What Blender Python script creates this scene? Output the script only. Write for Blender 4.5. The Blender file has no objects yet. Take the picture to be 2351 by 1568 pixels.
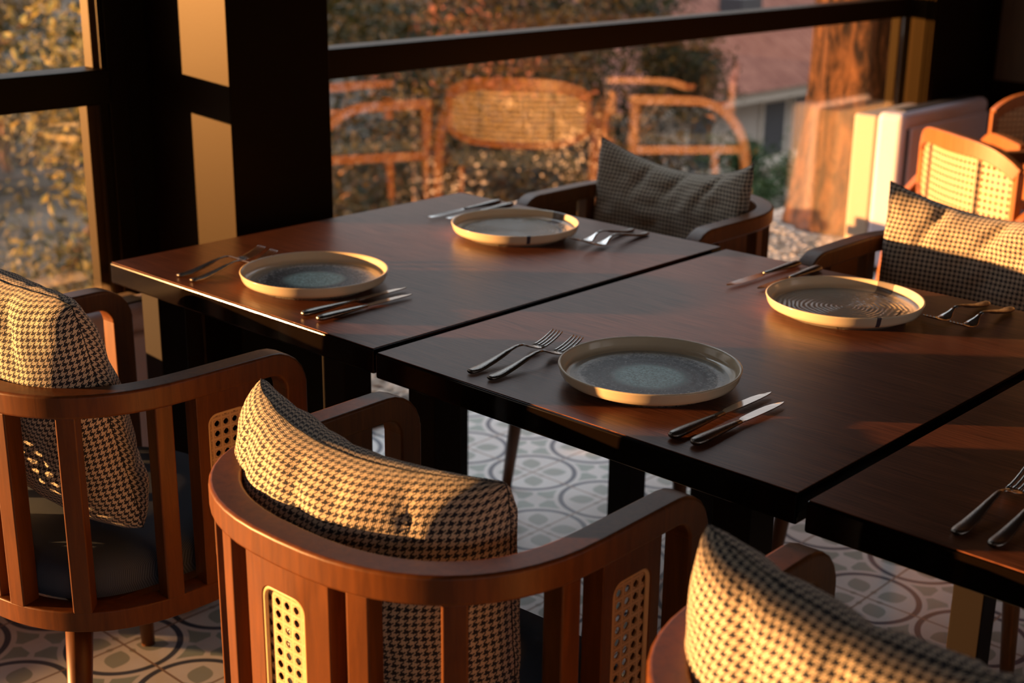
import bpy, bmesh, math, random
from mathutils import Vector, Matrix, noise
random.seed(7)
sc = bpy.context.scene
C = sc.collection
H = 0.75                                     # table height
# ------------------------------------------------------------------ camera
cam_d = bpy.data.cameras.new('camera'); cam = bpy.data.objects.new('camera', cam_d); C.objects.link(cam); sc.camera = cam
cam_d.sensor_width = 36.0; cam_d.lens = 36.0*3159.56/2351; cam_d.clip_start = .05; cam_d.clip_end = 400
yaw, pitch, roll = 2.3175, -0.3117, 0.0119
cy_, sy_, cp_, sp_ = math.cos(yaw), math.sin(yaw), math.cos(pitch), math.sin(pitch)
f_ = Vector((cp_*cy_, cp_*sy_, sp_)); r_ = Vector((sy_, -cy_, 0)); u_ = r_.cross(f_)
r2 = r_*math.cos(roll) + u_*math.sin(roll); u2 = -r_*math.sin(roll) + u_*math.cos(roll)
m = Matrix((r2, u2, -f_)).transposed().to_4x4(); m.translation = Vector((2.3088, -1.354, 0.6746+H)); cam.matrix_world = m
cam_d.dof.use_dof = True; cam_d.dof.focus_distance = 1.93; cam_d.dof.aperture_fstop = 4.5
# ------------------------------------------------------------------ light
w = bpy.data.worlds.new('World'); sc.world = w; w.use_nodes = True
nt = w.node_tree; nt.nodes.clear()
tc = nt.nodes.new('ShaderNodeTexCoord'); sx = nt.nodes.new('ShaderNodeSeparateXYZ'); rp = nt.nodes.new('ShaderNodeValToRGB')
bg = nt.nodes.new('ShaderNodeBackground'); wo = nt.nodes.new('ShaderNodeOutputWorld')
nt.links.new(tc.outputs['Generated'], sx.inputs[0]); nt.links.new(sx.outputs[2], rp.inputs[0]); nt.links.new(rp.outputs[0], bg.inputs[0]); nt.links.new(bg.outputs[0], wo.inputs[0])
rp.color_ramp.elements[0].position = 0.0; rp.color_ramp.elements[0].color = (.62, .50, .42, 1)
rp.color_ramp.elements[1].position = 0.7; rp.color_ramp.elements[1].color = (1.9, 2.05, 2.3, 1)
e = rp.color_ramp.elements.new(.16); e.color = (.62, .57, .57, 1)
e = rp.color_ramp.elements.new(.36); e.color = (.30, .29, .31, 1)
bg.inputs[1].default_value = 1.75
PHI, EL = math.radians(39.5), math.radians(3.0)
sl = bpy.data.lights.new('sun', 'SUN'); sun = bpy.data.objects.new('sun', sl); C.objects.link(sun)
sl.energy = 26.0; sl.color = (1.0, .45, .15); sl.angle = math.radians(.6)
d = Vector((math.cos(PHI)*math.cos(EL), math.sin(PHI)*math.cos(EL), -math.sin(EL)))
sun.rotation_euler = d.to_track_quat('-Z', 'Y').to_euler(); sun.location = (-20, -14, 3)
sc.view_settings.view_transform = 'Standard'; sc.view_settings.look = 'None'; sc.view_settings.gamma = 1
sc.view_settings.use_curve_mapping = False; sc.view_settings.exposure = 0.0

# ------------------------------------------------------------------ materials
def mat(name, col=(.5, .5, .5), rough=.5, metal=0, spec=.5):
    m = bpy.data.materials.new(name); m.use_nodes = True
    b = m.node_tree.nodes['Principled BSDF']
    b.inputs['Base Color'].default_value = (*col, 1); b.inputs['Roughness'].default_value = rough
    b.inputs['Metallic'].default_value = metal; b.inputs['Specular IOR Level'].default_value = spec
    return m
class G:
    """tiny node helper"""
    def __init__(s, m): s.nt = m.node_tree; s.b = s.nt.nodes['Principled BSDF']; s.out = s.nt.nodes['Material Output']
    def n(s, t, **k):
        q = s.nt.nodes.new(t)
        for a, v in k.items(): setattr(q, a, v)
        return q
    def put(s, v, sock):
        if v is None: return
        if isinstance(v, (int, float, tuple)): sock.default_value = v
        else: s.nt.links.new(v, sock)
    def m(s, op, a, b=None, c=None, clamp=False):
        q = s.n('ShaderNodeMath', operation=op, use_clamp=clamp); s.put(a, q.inputs[0]); s.put(b, q.inputs[1]); s.put(c, q.inputs[2]); return q.outputs[0]
    def mix(s, f, a, b, blend='MIX'):
        q = s.n('ShaderNodeMix', data_type='RGBA', blend_type=blend); s.put(f, q.inputs[0])
        s.put(a if not isinstance(a, tuple) else (*a, 1) if len(a) == 3 else a, q.inputs[6]); s.put(b if not isinstance(b, tuple) else (*b, 1) if len(b) == 3 else b, q.inputs[7]); return q.outputs[2]
    def co(s, kind='Object'): return s.n('ShaderNodeTexCoord').outputs[kind]
    def sep(s, v): q = s.n('ShaderNodeSeparateXYZ'); s.put(v, q.inputs[0]); return q.outputs
    def comb(s, x, y, z=0.0): q = s.n('ShaderNodeCombineXYZ'); s.put(x, q.inputs[0]); s.put(y, q.inputs[1]); s.put(z, q.inputs[2]); return q.outputs[0]
    def scale(s, v, k): q = s.n('ShaderNodeVectorMath', operation='MULTIPLY'); s.put(v, q.inputs[0]); q.inputs[1].default_value = k; return q.outputs[0]
    def noise(s, v, sc_=5, det=3, rough=.5, dist=0): q = s.n('ShaderNodeTexNoise'); s.put(v, q.inputs['Vector']); q.inputs['Scale'].default_value = sc_; q.inputs['Detail'].default_value = det; q.inputs['Roughness'].default_value = rough; q.inputs['Distortion'].default_value = dist; return q.outputs['Fac']
    def ramp(s, f, stops):
        q = s.n('ShaderNodeValToRGB'); s.put(f, q.inputs[0]); cr = q.color_ramp
        while len(cr.elements) < len(stops): cr.elements.new(.5)
        for e, (p, c) in zip(cr.elements, stops): e.position = p; e.color = (*c, 1) if len(c) == 3 else c
        return q.outputs[0]
    def bump(s, h, st=.3, dist=.002): q = s.n('ShaderNodeBump'); s.put(h, q.inputs['Height']); q.inputs['Strength'].default_value = st; q.inputs['Distance'].default_value = dist; s.nt.links.new(q.outputs[0], s.b.inputs['Normal']); return q
    def base(s, v): s.put(v if not isinstance(v, tuple) else (*v, 1), s.b.inputs['Base Color'])

def wood(name, dark, light, rough=.4, k=(14, 14, 1.4), bump=.15):
    m = mat(name, dark, rough); g = G(m); v = g.scale(g.co(), k)
    n = g.noise(v, 6, 6, .6, .6); g.base(g.ramp(n, [(.3, dark), (.7, light)])); g.bump(n, bump, .001); return m
M = {}
M['wood'] = wood('walnut wood', (.082, .024, .0028), (.150, .046, .0055), .42)
M['cherry'] = wood('amber beech wood', (.25, .080, .018), (.34, .12, .032), .35)
M['black'] = mat('black lacquer', (.004, .0025, .0015), .12, spec=.17)
M['legblack'] = mat('matt black steel', (.006, .004, .003), .6, spec=.1)
M['frame'] = mat('black window frame paint', (.007, .0035, .001), .42, spec=.12); M['frame'].node_tree.nodes['Principled BSDF'].inputs['Specular Tint'].default_value = (1, .72, .25, 1)
M['column'] = mat('black painted column', (.006, .0025, .001), .42, spec=.09); M['column'].node_tree.nodes['Principled BSDF'].inputs['Specular Tint'].default_value = (1, .68, .16, 1)
M['wood'].node_tree.nodes['Principled BSDF'].inputs['Specular IOR Level'].default_value = .38
g = G(M['column']); g.bump(g.noise(g.co(), 240, 2), .05, .001)

def veneer():
    m = mat('dark oak veneer', (.08, .035, .025), .36, spec=.22); g = G(m)
    o = g.sep(g.co())
    wv = g.noise(g.comb(g.m('MULTIPLY', o[0], 1.2), g.m('MULTIPLY', o[1], 5)), 2.2, 2)
    yy = g.m('ADD', o[1], g.m('MULTIPLY', wv, .05))
    fine = g.noise(g.comb(g.m('MULTIPLY', o[0], 10), g.m('MULTIPLY', yy, 560)), 1.0, 3, .6)
    wide = g.noise(g.comb(g.m('MULTIPLY', o[0], 1.5), g.m('MULTIPLY', yy, 26)), 1.5, 3)
    c1 = g.ramp(wide, [(.3, (.165, .058, .028)), (.7, (.235, .088, .045))])
    c2 = g.ramp(fine, [(.38, (.36, .33, .31)), (.60, (1, 1, 1))])
    g.base(g.mix(1.0, c1, c2, 'MULTIPLY')); g.bump(fine, .35, .0006)
    g.put(g.m('MULTIPLY_ADD', fine, -.08, .35), g.b.inputs['Roughness'])
    return m
M['veneer'] = veneer()

def houndstooth():
    m = mat('houndstooth wool', (.6, .5, .4), .95, spec=.1); g = G(m); o = g.sep(g.co('UV'))
    P = .0100; wob = g.noise(g.co('UV'), 60, 2)
    a = g.m('FLOOR', g.m('MULTIPLY', o[0], 8/P)); b = g.m('FLOOR', g.m('MULTIPLY', o[1], 8/P))
    fm = lambda x, k: g.m('FLOORED_MODULO', x, float(k))
    tw = g.m('LESS_THAN', fm(g.m('SUBTRACT', a, b), 4), 1.5)
    wa = g.m('LESS_THAN', fm(a, 8), 3.5); we = g.m('LESS_THAN', fm(b, 8), 3.5)
    pat = g.m('ADD', g.m('MULTIPLY', tw, wa), g.m('MULTIPLY', g.m('SUBTRACT', 1.0, tw), we))
    n2 = g.noise(g.co('UV'), 900, 2)
    dark = g.mix(n2, (.012, .014, .022), (.040, .040, .052)); light = g.mix(n2, (.50, .41, .31), (.82, .69, .51))
    g.base(g.mix(pat, light, dark))
    th = g.m('ADD', g.m('SINE', g.m('MULTIPLY', o[0], 2*math.pi*4/P)), g.m('SINE', g.m('MULTIPLY', o[1], 2*math.pi*4/P)))
    g.bump(g.m('ADD', th, g.m('MULTIPLY', n2, 3.0)), .35, .0006)
    g.b.inputs['Sheen Weight'].default_value = .25; g.b.inputs['Sheen Roughness'].default_value = .5
    return m
M['hound'] = houndstooth()
M['piping'] = mat('dark seam thread', (.015, .016, .022), .9)

def navy():
    m = mat('navy ribbed upholstery', (.02, .026, .04), .85, spec=.2); g = G(m); o = g.sep(g.co())
    s = g.m('SINE', g.m('MULTIPLY', g.m('ADD', o[0], g.m('MULTIPLY', o[1], .3)), 3600.0))
    g.base(g.mix(g.m('MULTIPLY_ADD', s, .5, .5), (.030, .042, .062), (.075, .098, .135))); g.bump(s, .2, .0004); return m
M['navy'] = navy()

def cane():
    m = mat('woven cane', (.80, .60, .34), .5); g = G(m); o = g.sep(g.co('UV')); P = .0160
    u = g.m('SUBTRACT', g.m('FRACT', g.m('MULTIPLY', o[0], 1/P)), .5); v = g.m('SUBTRACT', g.m('FRACT', g.m('MULTIPLY', o[1], 1/P)), .5)
    au, av = g.m('ABSOLUTE', u), g.m('ABSOLUTE', v)
    octg = g.m('MAXIMUM', g.m('MAXIMUM', au, av), g.m('MULTIPLY', g.m('ADD', au, av), .74))
    hole = g.m('LESS_THAN', octg, .29)
    # small slits between the strands
    su = g.m('SUBTRACT', .5, au); sv = g.m('SUBTRACT', .5, av)
    slit = g.m('MULTIPLY', g.m('LESS_THAN', g.m('ABSOLUTE', g.m('SUBTRACT', su, .15)), .022), g.m('GREATER_THAN', sv, .12))
    slit2 = g.m('MULTIPLY', g.m('LESS_THAN', g.m('ABSOLUTE', g.m('SUBTRACT', sv, .15)), .022), g.m('GREATER_THAN', su, .12))
    sl_ = g.m('MAXIMUM', slit, slit2)
    g.base(g.mix(sl_, (.64, .45, .25), (.30, .18, .08)))
    g.bump(g.m('SUBTRACT', octg, sl_), .6, .001)
    tr = g.n('ShaderNodeBsdfTransparent'); mx = g.n('ShaderNodeMixShader')
    g.put(hole, mx.inputs[0]); g.nt.links.new(g.b.outputs[0], mx.inputs[1]); g.nt.links.new(tr.outputs[0], mx.inputs[2]); g.nt.links.new(mx.outputs[0], g.out.inputs[0])
    return m
M['cane'] = cane()
M['canerim'] = mat('cane binding', (.72, .52, .26), .45)

def steel():
    m = mat('polished steel', (.62, .60, .57), .14, 1); return m
M['steel'] = steel()
M['steelh'] = mat('hammered steel', (.24, .22, .20), .27, 1)
g = G(M['steelh']); vn = g.n('ShaderNodeTexVoronoi'); g.put(g.co(), vn.inputs['Vector']); vn.inputs['Scale'].default_value = 700; g.bump(vn.outputs[0], .45, .0004)

def plate_mats(kind):
    m = mat('glazed stoneware ' + kind, (.6, .5, .38), .12); g = G(m); o = g.sep(g.co())
    r = g.m('SQRT', g.m('ADD', g.m('MULTIPLY', o[0], o[0]), g.m('MULTIPLY', o[1], o[1])))
    beige, inner = (.70, .59, .42), (.38, .35, .29)
    if kind == 'speckled':
        nz = g.noise(g.co(), 230, 4, .75); nb = g.noise(g.co(), 26, 3)
        rr = g.m('ADD', r, g.m('MULTIPLY_ADD', nb, .012, -.006))
        k1 = g.m('MULTIPLY_ADD', nz, 5.0, -2.0, clamp=True)
        teal = g.mix(k1, (.16, .32, .32), (.55, .86, .86))
        ring = g.mix(g.m('MULTIPLY_ADD', nz, 9.0, -4.85, clamp=True), (.008, .009, .015), (.42, .43, .44))
        outer = g.mix(k1, (.17, .17, .17), (.55, .55, .53))
        nzs = g.m('MULTIPLY', g.m('SUBTRACT', nz, .5), .05)
        c = g.mix(g.m('MULTIPLY_ADD', g.m('ADD', rr, nzs), 70.0, -3.2, clamp=True), teal, ring)
        c = g.mix(g.m('MULTIPLY_ADD', g.m('ADD', rr, nzs), 70.0, -6.1, clamp=True), c, outer)
        c = g.mix(g.m('MULTIPLY_ADD', g.m('ADD', rr, nzs), 120.0, -12.2, clamp=True), c, inner)
        g.put(g.m('MULTIPLY_ADD', g.m('LESS_THAN', rr, .100), .30, .12), g.b.inputs['Roughness'])
        g.bump(g.m('MULTIPLY', g.m('LESS_THAN', r, .108), g.m('ADD', nz, g.m('MULTIPLY', g.m('SINE', g.m('MULTIPLY', r, 420.0)), .2))), .35, .0012)
    else:
        nb = g.noise(g.co(), 22, 3, .6); c = g.mix(nb, (.26, .24, .20), (.34, .30, .25))
        rr = g.m('ADD', r, g.m('MULTIPLY', nb, .018))
        ang = g.m('ARCTAN2', o[1], o[0])
        crack = g.m('MULTIPLY', g.m('LESS_THAN', g.m('ABSOLUTE', g.m('SUBTRACT', rr, .103)), .0014), g.m('LESS_THAN', g.m('ABSOLUTE', g.m('SUBTRACT', ang, .1)), .8))
        c = g.mix(crack, c, (.03, .03, .05))
        amp = g.m('SINE', g.m('MULTIPLY', rr, 760.0))
        g.bump(g.m('MULTIPLY', g.m('LESS_THAN', r, .112), g.m('MULTIPLY', g.m('ADD', amp, g.m('MULTIPLY', g.noise(g.co(), 90, 3), 2.0)), g.m('ADD', .05, nb))), .30, .0014)
    rim = g.m('GREATER_THAN', r, .1165)
    c = g.mix(rim, c, beige)
    if kind != 'speckled':
        ang2 = g.m('ARCTAN2', o[1], o[0])
        sm = g.m('MULTIPLY', g.m('LESS_THAN', g.m('ABSOLUTE', g.m('SUBTRACT', ang2, 1.25)), .13), g.m('GREATER_THAN', r, .100))
        mk = g.m('MULTIPLY', g.m('LESS_THAN', g.m('ABSOLUTE', g.m('SUBTRACT', ang2, -.87)), .03), g.m('GREATER_THAN', r, .126))
        c = g.mix(g.m('MAXIMUM', g.m('MULTIPLY', sm, .75), mk), c, (.05, .05, .07))
    g.base(c); return m
M['plateA'] = plate_mats('speckled'); M['plateB'] = plate_mats('rippled')

def tile():
    m = mat('patterned cement tile', (.6, .6, .6), .28); g = G(m); o = g.sep(g.co()); T = .2425
    X = g.m('MULTIPLY', g.m('SUBTRACT', o[0], .101), 1/T); Y = g.m('MULTIPLY', g.m('SUBTRACT', o[1], 1.116), 1/T)
    cx = g.m('SUBTRACT', g.m('FRACT', g.m('ADD', X, .5)), .5); cy = g.m('SUBTRACT', g.m('FRACT', g.m('ADD', Y, .5)), .5)
    def diag(x, y):
        s = .70711; p = g.m('ABSOLUTE', g.m('MULTIPLY', g.m('ADD', x, y), s)); q = g.m('ABSOLUTE', g.m('MULTIPLY', g.m('SUBTRACT', x, y), s))
        return g.m('MAXIMUM', p, q), g.m('MINIMUM', p, q)
    r = g.m('SQRT', g.m('ADD', g.m('MULTIPLY', cx, cx), g.m('MULTIPLY', cy, cy)))
    ring = g.m('LESS_THAN', g.m('ABSOLUTE', g.m('SUBTRACT', r, .452)), .026)
    a, b = diag(cx, cy)
    t = g.m('MULTIPLY', g.m('SUBTRACT', a, .235), 1/.135)
    petal = g.m('LESS_THAN', b, g.m('MULTIPLY', g.m('SUBTRACT', 1.0, g.m('MULTIPLY', t, t)), .100))
    star = g.m('LESS_THAN', g.m('ADD', g.m('ABSOLUTE', cx), g.m('ABSOLUTE', cy)), .0)
    ax, ay = g.m('ABSOLUTE', cx), g.m('ABSOLUTE', cy)
    bud = g.m('LESS_THAN', g.m('ADD', g.m('ABSOLUTE', g.m('SUBTRACT', g.m('MAXIMUM', ax, ay), .13)), g.m('MULTIPLY', g.m('MINIMUM', ax, ay), 2.2)), .06)
    hx = g.m('SUBTRACT', .5, ax); hy = g.m('SUBTRACT', .5, ay)          # from tile corner centre
    hm, hn = g.m('MAXIMUM', hx, hy), g.m('MINIMUM', hx, hy)
    lobe = g.m('MULTIPLY', g.m('MULTIPLY', g.m('LESS_THAN', hm, .36), g.m('GREATER_THAN', hm, .10)),
               g.m('MULTIPLY', g.m('GREATER_THAN', r, .525), g.m('LESS_THAN', hn, g.m('MULTIPLY', hm, .72))))
    lobe = g.m('MULTIPLY', lobe, g.m('LESS_THAN', hn, .15))
    grout = g.m('LESS_THAN', g.m('MINIMUM', ax, ay), .010)
    c = g.mix(g.noise(g.co(), 30, 3), (.72, .71, .69), (.82, .81, .79))
    c = g.mix(g.m('MAXIMUM', g.m('MAXIMUM', petal, bud), 0.0), c, (.36, .40, .36))
    c = g.mix(lobe, c, (.34, .41, .37))
    c = g.mix(ring, c, (.075, .09, .13)); c = g.mix(grout, c, (.30, .21, .16))
    g.base(c); return m
M['tile'] = tile()

def glass():
    m = mat('window glass'); g = G(m)
    lw = g.n('ShaderNodeLayerWeight'); lw.inputs[0].default_value = .5
    fac = g.m('MULTIPLY_ADD', g.m('POWER', lw.outputs['Facing'], 5.0), .85, .100, clamp=True)
    tr = g.n('ShaderNodeBsdfTransparent'); tr.inputs[0].default_value = (.97, .985, .975, 1)
    gl = g.n('ShaderNodeBsdfGlossy'); gl.inputs['Roughness'].default_value = 0.0
    mx = g.n('ShaderNodeMixShader'); g.put(fac, mx.inputs[0]); g.nt.links.new(tr.outputs[0], mx.inputs[1]); g.nt.links.new(gl.outputs[0], mx.inputs[2]); g.nt.links.new(mx.outputs[0], g.out.inputs[0])
    g.nt.nodes.remove(g.b); return m
M['glass'] = glass()
M['plaster'] = mat('dark ceiling paint', (.05, .045, .04), .9)
M['darkwall'] = mat('charcoal wall paint', (.03, .026, .022), .7)
M['brownpanel'] = wood('brown panel', (.05, .025, .01), (.07, .035, .014), .5)
M['white'] = mat('cream white enamel', (.64, .57, .62), .4)
M['reflside'] = mat('beige enamel reflection', (.50, .38, .27), .45)  # colour imitates the unit's sunlit side mirrored in the glass
M['grille'] = mat('dark grille', (.05, .045, .04), .5)

# ------------------------------------------------------------------ mesh helpers
def obj(name, bm, m, parent=None, smooth=False, bevel=0, loc=None, seg=2):
    me = bpy.data.meshes.new(name); bmesh.ops.recalc_face_normals(bm, faces=bm.faces[:]); bm.to_mesh(me); bm.free()
    o = bpy.data.objects.new(name, me); C.objects.link(o)
    for q in (m if isinstance(m, (list, tuple)) else [m]): me.materials.append(q)
    if smooth: me.polygons.foreach_set('use_smooth', [True]*len(me.polygons))
    if parent: o.parent = parent
    if loc: o.location = loc
    if bevel:
        b = o.modifiers.new('bevel', 'BEVEL'); b.width = bevel; b.segments = seg; b.limit_method = 'ANGLE'; b.angle_limit = math.radians(40)
        b.harden_normals = True; me.polygons.foreach_set('use_smooth', [True]*len(me.polygons))
    return o
def box(bm, x0, x1, y0, y1, z0, z1):
    v = [bm.verts.new((x, y, z)) for x in (x0, x1) for y in (y0, y1) for z in (z0, z1)]
    for f in ((0,1,3,2),(4,6,7,5),(0,4,5,1),(2,3,7,6),(0,2,6,4),(1,5,7,3)): bm.faces.new([v[i] for i in f])
def sweep(bm, pts, hw, hh, wdir, close=True, ell=0):
    """pts: Vectors; hw/hh half sizes (lists); wdir: width direction per point. ell: vertices of an elliptic section"""
    rings = []
    n = len(pts)
    for i, p in enumerate(pts):
        t = (pts[min(i+1, n-1)] - pts[max(i-1, 0)]).normalized(); wv = wdir[i].normalized(); hv = t.cross(wv).normalized(); wv = hv.cross(t).normalized()
        if ell: cs = [(math.cos(2*math.pi*k/ell), math.sin(2*math.pi*k/ell)) for k in range(ell)]
        else: cs = [(-1,-1),(1,-1),(1,1),(-1,1)]
        rings.append([bm.verts.new(p + wv*hw[i]*a + hv*hh[i]*b) for a, b in cs])
    k = len(rings[0])
    for i in range(n-1):
        for j in range(k): bm.faces.new((rings[i][j], rings[i][(j+1) % k], rings[i+1][(j+1) % k], rings[i+1][j]))
    if close: bm.faces.new(rings[0][::-1]); bm.faces.new(rings[-1])
def tube(bm, p0, p1, r0, r1, k=12):
    p0, p1 = Vector(p0), Vector(p1); t = p1-p0; w_ = t.orthogonal()
    sweep(bm, [p0, p1], [r0, r1], [r0, r1], [w_, w_], True, k)
def lathe(bm, prof, k=96):
    rings = []
    for r, z in prof:
        if r < 1e-6: rings.append([bm.verts.new((0, 0, z))])
        else: rings.append([bm.verts.new((r*math.cos(2*math.pi*i/k), r*math.sin(2*math.pi*i/k), z)) for i in range(k)])
    for a, b in zip(rings, rings[1:]):
        for i in range(k):
            j = (i+1) % k
            if len(a) == 1: bm.faces.new((a[0], b[i], b[j]))
            elif len(b) == 1: bm.faces.new((a[i], a[j], b[0]))
            else: bm.faces.new((a[i], a[j], b[j], b[i]))
def tag(o, label, cat, group=None, kind=None):
    if label: o['label'] = label
    if cat: o['category'] = cat
    if group: o['group'] = group
    if kind: o['kind'] = kind
    return o
def thing(name, label, cat, loc=(0,0,0), rz=0, group=None):
    o = bpy.data.objects.new(name, None); C.objects.link(o); o.location = loc; o.rotation_euler = (0,0,rz); o.empty_display_size = .1
    return tag(o, label, cat, group)
def kids(o): return [c for c in bpy.data.objects if c.parent == o]
def dup(root, loc, rz, label):
    r = root.copy(); C.objects.link(r); r.location = loc; r.rotation_euler = (0,0,rz); r['label'] = label
    for ch in kids(root):
        c = ch.copy(); C.objects.link(c); c.parent = r
        for g2 in kids(ch):
            d2 = g2.copy(); C.objects.link(d2); d2.parent = c
    return r
def struct(name, bm, m, parent=None, bevel=0):
    o = obj(name, bm, m, parent, bevel=bevel)
    if not parent: o['kind'] = 'structure'
    return o

# ------------------------------------------------------------------ room shell
XG = -.43                                      # inner face of the window frames
Y0, Y1, ZC, XR = -6.0, 4.50, 2.9, 7.0
bm = bmesh.new(); box(bm, -.52, XR, Y0, Y1, -.12, 0); struct('floor', bm, M['tile'])
bm = bmesh.new(); box(bm, -.52, XR, Y0, Y1, ZC, ZC+.1); struct('ceiling', bm, M['plaster'])
# glazed wall: columns
def column(name, y0, y1, x1=-.126):
    bm = bmesh.new(); box(bm, -.50, x1, y0, y1, 0, ZC); struct(name, bm, M['column'], bevel=.003)
column('wall_left', .388, .662)
column('wall_left_far', 3.99, 4.50, -.312)
bm = bmesh.new()
for x in (-.362, -.345, -.328): box(bm, x, x+.009, 3.975, 3.99, 0, ZC)
struct('trim_4', bm, M['column'], bevel=.002)
column('wall_left_near', -3.10, -2.83)
bm = bmesh.new(); box(bm, -.50, XR, Y1, Y1+.12, 0, ZC); struct('wall_far', bm, M['column'])
# rear and right walls: piers with big openings where the daylight comes in
bm = bmesh.new(); box(bm, -.5, XR, Y0-.12, Y0, 2.5, ZC); box(bm, -.5, 3.0, Y0-.12, Y0, 0, 2.5); box(bm, 3.0, XR, Y0-.12, Y0, 0, 1.0)
for x in (3.6, 6.0): box(bm, x, x+.9, Y0-.12, Y0, 1.0, 2.5)
struct('wall_near', bm, M['darkwall'])
bm = bmesh.new(); box(bm, XR, XR+.12, Y0, Y1, 2.5, ZC); box(bm, XR, XR+.12, Y0, Y1, 0, 1.0)
for y in (-6, -3.4, -.8, 1.8, 4.4): box(bm, XR, XR+.12, y, y+.3, 1.0, 2.5)
struct('wall_right', bm, M['darkwall'])
# windows: each one frame + transom + panes
def window(name, y0, y1, mull=(), far=False):
    ex = -.022 if far else 0
    r = bpy.data.objects.new(name, None); C.objects.link(r); r['kind'] = 'structure'; r.location = (XG, (y0+y1)/2, 0)
    off = Vector((XG, (y0+y1)/2, 0))
    def part(n, bm, m, bevel=0):
        bmesh.ops.translate(bm, verts=bm.verts[:], vec=-off); o = obj(n, bm, m, r, bevel=bevel); return o
    T0, T1 = H+.232, H+.308
    bm = bmesh.new(); x0, x1 = XG-.07, XG
    box(bm, x0, x1, y0, y0+.05, 0, ZC); box(bm, x0, x1-.030*far, y1-.05-ex, y1, 0, ZC); box(bm, x0, x1, y0+.05, y1-.05-ex, 0, .035); box(bm, x0, x1, y0+.05, y1-.05-ex, ZC-.1, ZC)
    part('frame', bm, M['frame'], .003)
    bm = bmesh.new(); box(bm, x0, x1+.012, y0+.05, y1-.05-ex, T0, T1); part('transom', bm, M['frame'], .004)
    for a in mull:
        bm = bmesh.new(); box(bm, x0, x1, a-.035, a+.035, .035, T0); box(bm, x0, x1, a-.035, a+.035, T1, ZC-.1); part('mullion', bm, M['frame'], .003)
    # stepped glazing beads at both jambs
    bm = bmesh.new()
    for s, ye in ((1, y0+.05), (-1, y1-.05-ex))[:1 if far else 2]:
        for (za, zb, wd) in ((.035, T0, .045), (T1, ZC-.1, .022)):
            ya, yb = (ye, ye+wd) if s > 0 else (ye-wd, ye)
            box(bm, x0+.014, x1-.022, ya, yb, za, zb)
            ya, yb = (ye, ye+wd*.5) if s > 0 else (ye-wd*.5, ye)
            box(bm, x1-.022, x1-.006, ya, yb, za, zb)
    part('glazing_bead', bm, M['frame'], .0015)
    for za, zb in ((.035, T0), (T1, ZC-.1)):
        ys = [y0+.05, *mull, y1-.05-ex]
        for a, b in zip(ys, ys[1:]):
            bm = bmesh.new(); box(bm, XG-.019, XG-.011, a+.001, b-.001, za, zb); part('pane', bm, M['glass'])
    return r
window('window_1', -2.83, .334)
# blind post between the near window and the column
bm = bmesh.new(); box(bm, -.50, XG-.004, .334, .388, 0, ZC); struct('trim_1', bm, M['frame'])
window('window_2', .70, 3.989, far=True)
bm = bmesh.new(); box(bm, -.50, XG-.004, .662, .70, 0, ZC); struct('trim_2', bm, M['frame'])
bm = bmesh.new(); box(bm, -.50, -.38, Y0, -3.10, 0, ZC); struct('wall_left_rear', bm, M['darkwall'])  # unseen stretch, closed solid instead of glazed to darken the room
bm = bmesh.new(); box(bm, -.26, 3.5, Y1-.03, Y1, .70, 2.3); struct('trim_3', bm, M['brownpanel'])

# ------------------------------------------------------------------ tables
TA, TB, GAP = .7592, .951, .0157
def table(x0, y0, label, la=.02, lb=.11, A=TA, B=TB, rz=0, name='dining_table'):
    r = thing(name, label, 'table', (x0, y0, 0), rz, 'dark wood tables')
    bm = bmesh.new(); box(bm, 0, A, 0, B, H-.042, H-.0012); o = obj('tabletop', bm, M['black'], r, bevel=.0032, seg=3); o.modifiers[0].harden_normals = False; o.data.polygons.foreach_set('use_smooth', [False]*len(o.data.polygons))
    bm = bmesh.new(); box(bm, .003, A-.003, .003, B-.003, H-.0012, H); o = obj('veneer', bm, M['veneer'], r); o['label'] = 'brown oak veneer surface'
    bm = bmesh.new(); box(bm, la+.02, A-lb-.02, .22, .24, H-.10, H-.042); obj('apron', bm, M['black'], r); bm = bmesh.new(); box(bm, la+.02, A-lb-.02, B-.24, B-.22, H-.10, H-.042); obj('apron', bm, M['black'], r)
    for x in (la, A-lb-.06):
        for y in (.05, B-.11):
            bm = bmesh.new(); box(bm, x, x+.06, y, y+.06, 0, H-.042); obj('leg', bm, M['legblack'], r, bevel=.003)
    return r
table(0, 0, 'dark oak dining table with black edge, touching the window column', .02, .13)
table(TA+GAP, -.0095, 'middle dining table of the row, carrying two plates and eight pieces of cutlery', .02, .095)
table(2*(TA+GAP)+.001, -.019, 'nearest dining table of the row, cut off at the right with two forks', .42, .095)

# ------------------------------------------------------------------ plates
def make_plate(kind, label, loc, grp, rz=0):
    bm = bmesh.new()
    prof = [(0, .0045), (.090, .0045), (.100, .0), (.1035, .0), (.1065, .0045), (.118, .0075), (.1285, .0125), (.1315, .018), (.1335, .0265), (.1342, .0280), (.1338, .0292), (.1322, .0297), (.1302, .0290),
            (.1290, .0270), (.1278, .0180), (.1255, .0140), (.1210, .0118), (.112, .0108), (.09, .0104), (.05, .0102), (0, .0102)]
    lathe(bm, prof, 128)
    # shallow notch under the foot as on the stoneware's base
    o = obj('dinner_plate', bm, M[kind], None, smooth=True, loc=loc); o.rotation_euler.z = rz
    return tag(o, label, 'plate', grp)
zt = H + .0003
GP = 'stoneware plates laid on the tables'
make_plate('plateA', 'beige rimmed plate with a teal speckled centre, farther left on the table by the column', (.403, .175, zt), GP, .5)
make_plate('plateB', 'plain grey-brown rippled plate on the window side of the far table', (.396, .719, zt), GP, .25)
make_plate('plateA', 'beige rimmed plate with a large dark speckled ring and blue centre, nearest the camera', (1.164, .180, zt), GP, 2.1)
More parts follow.
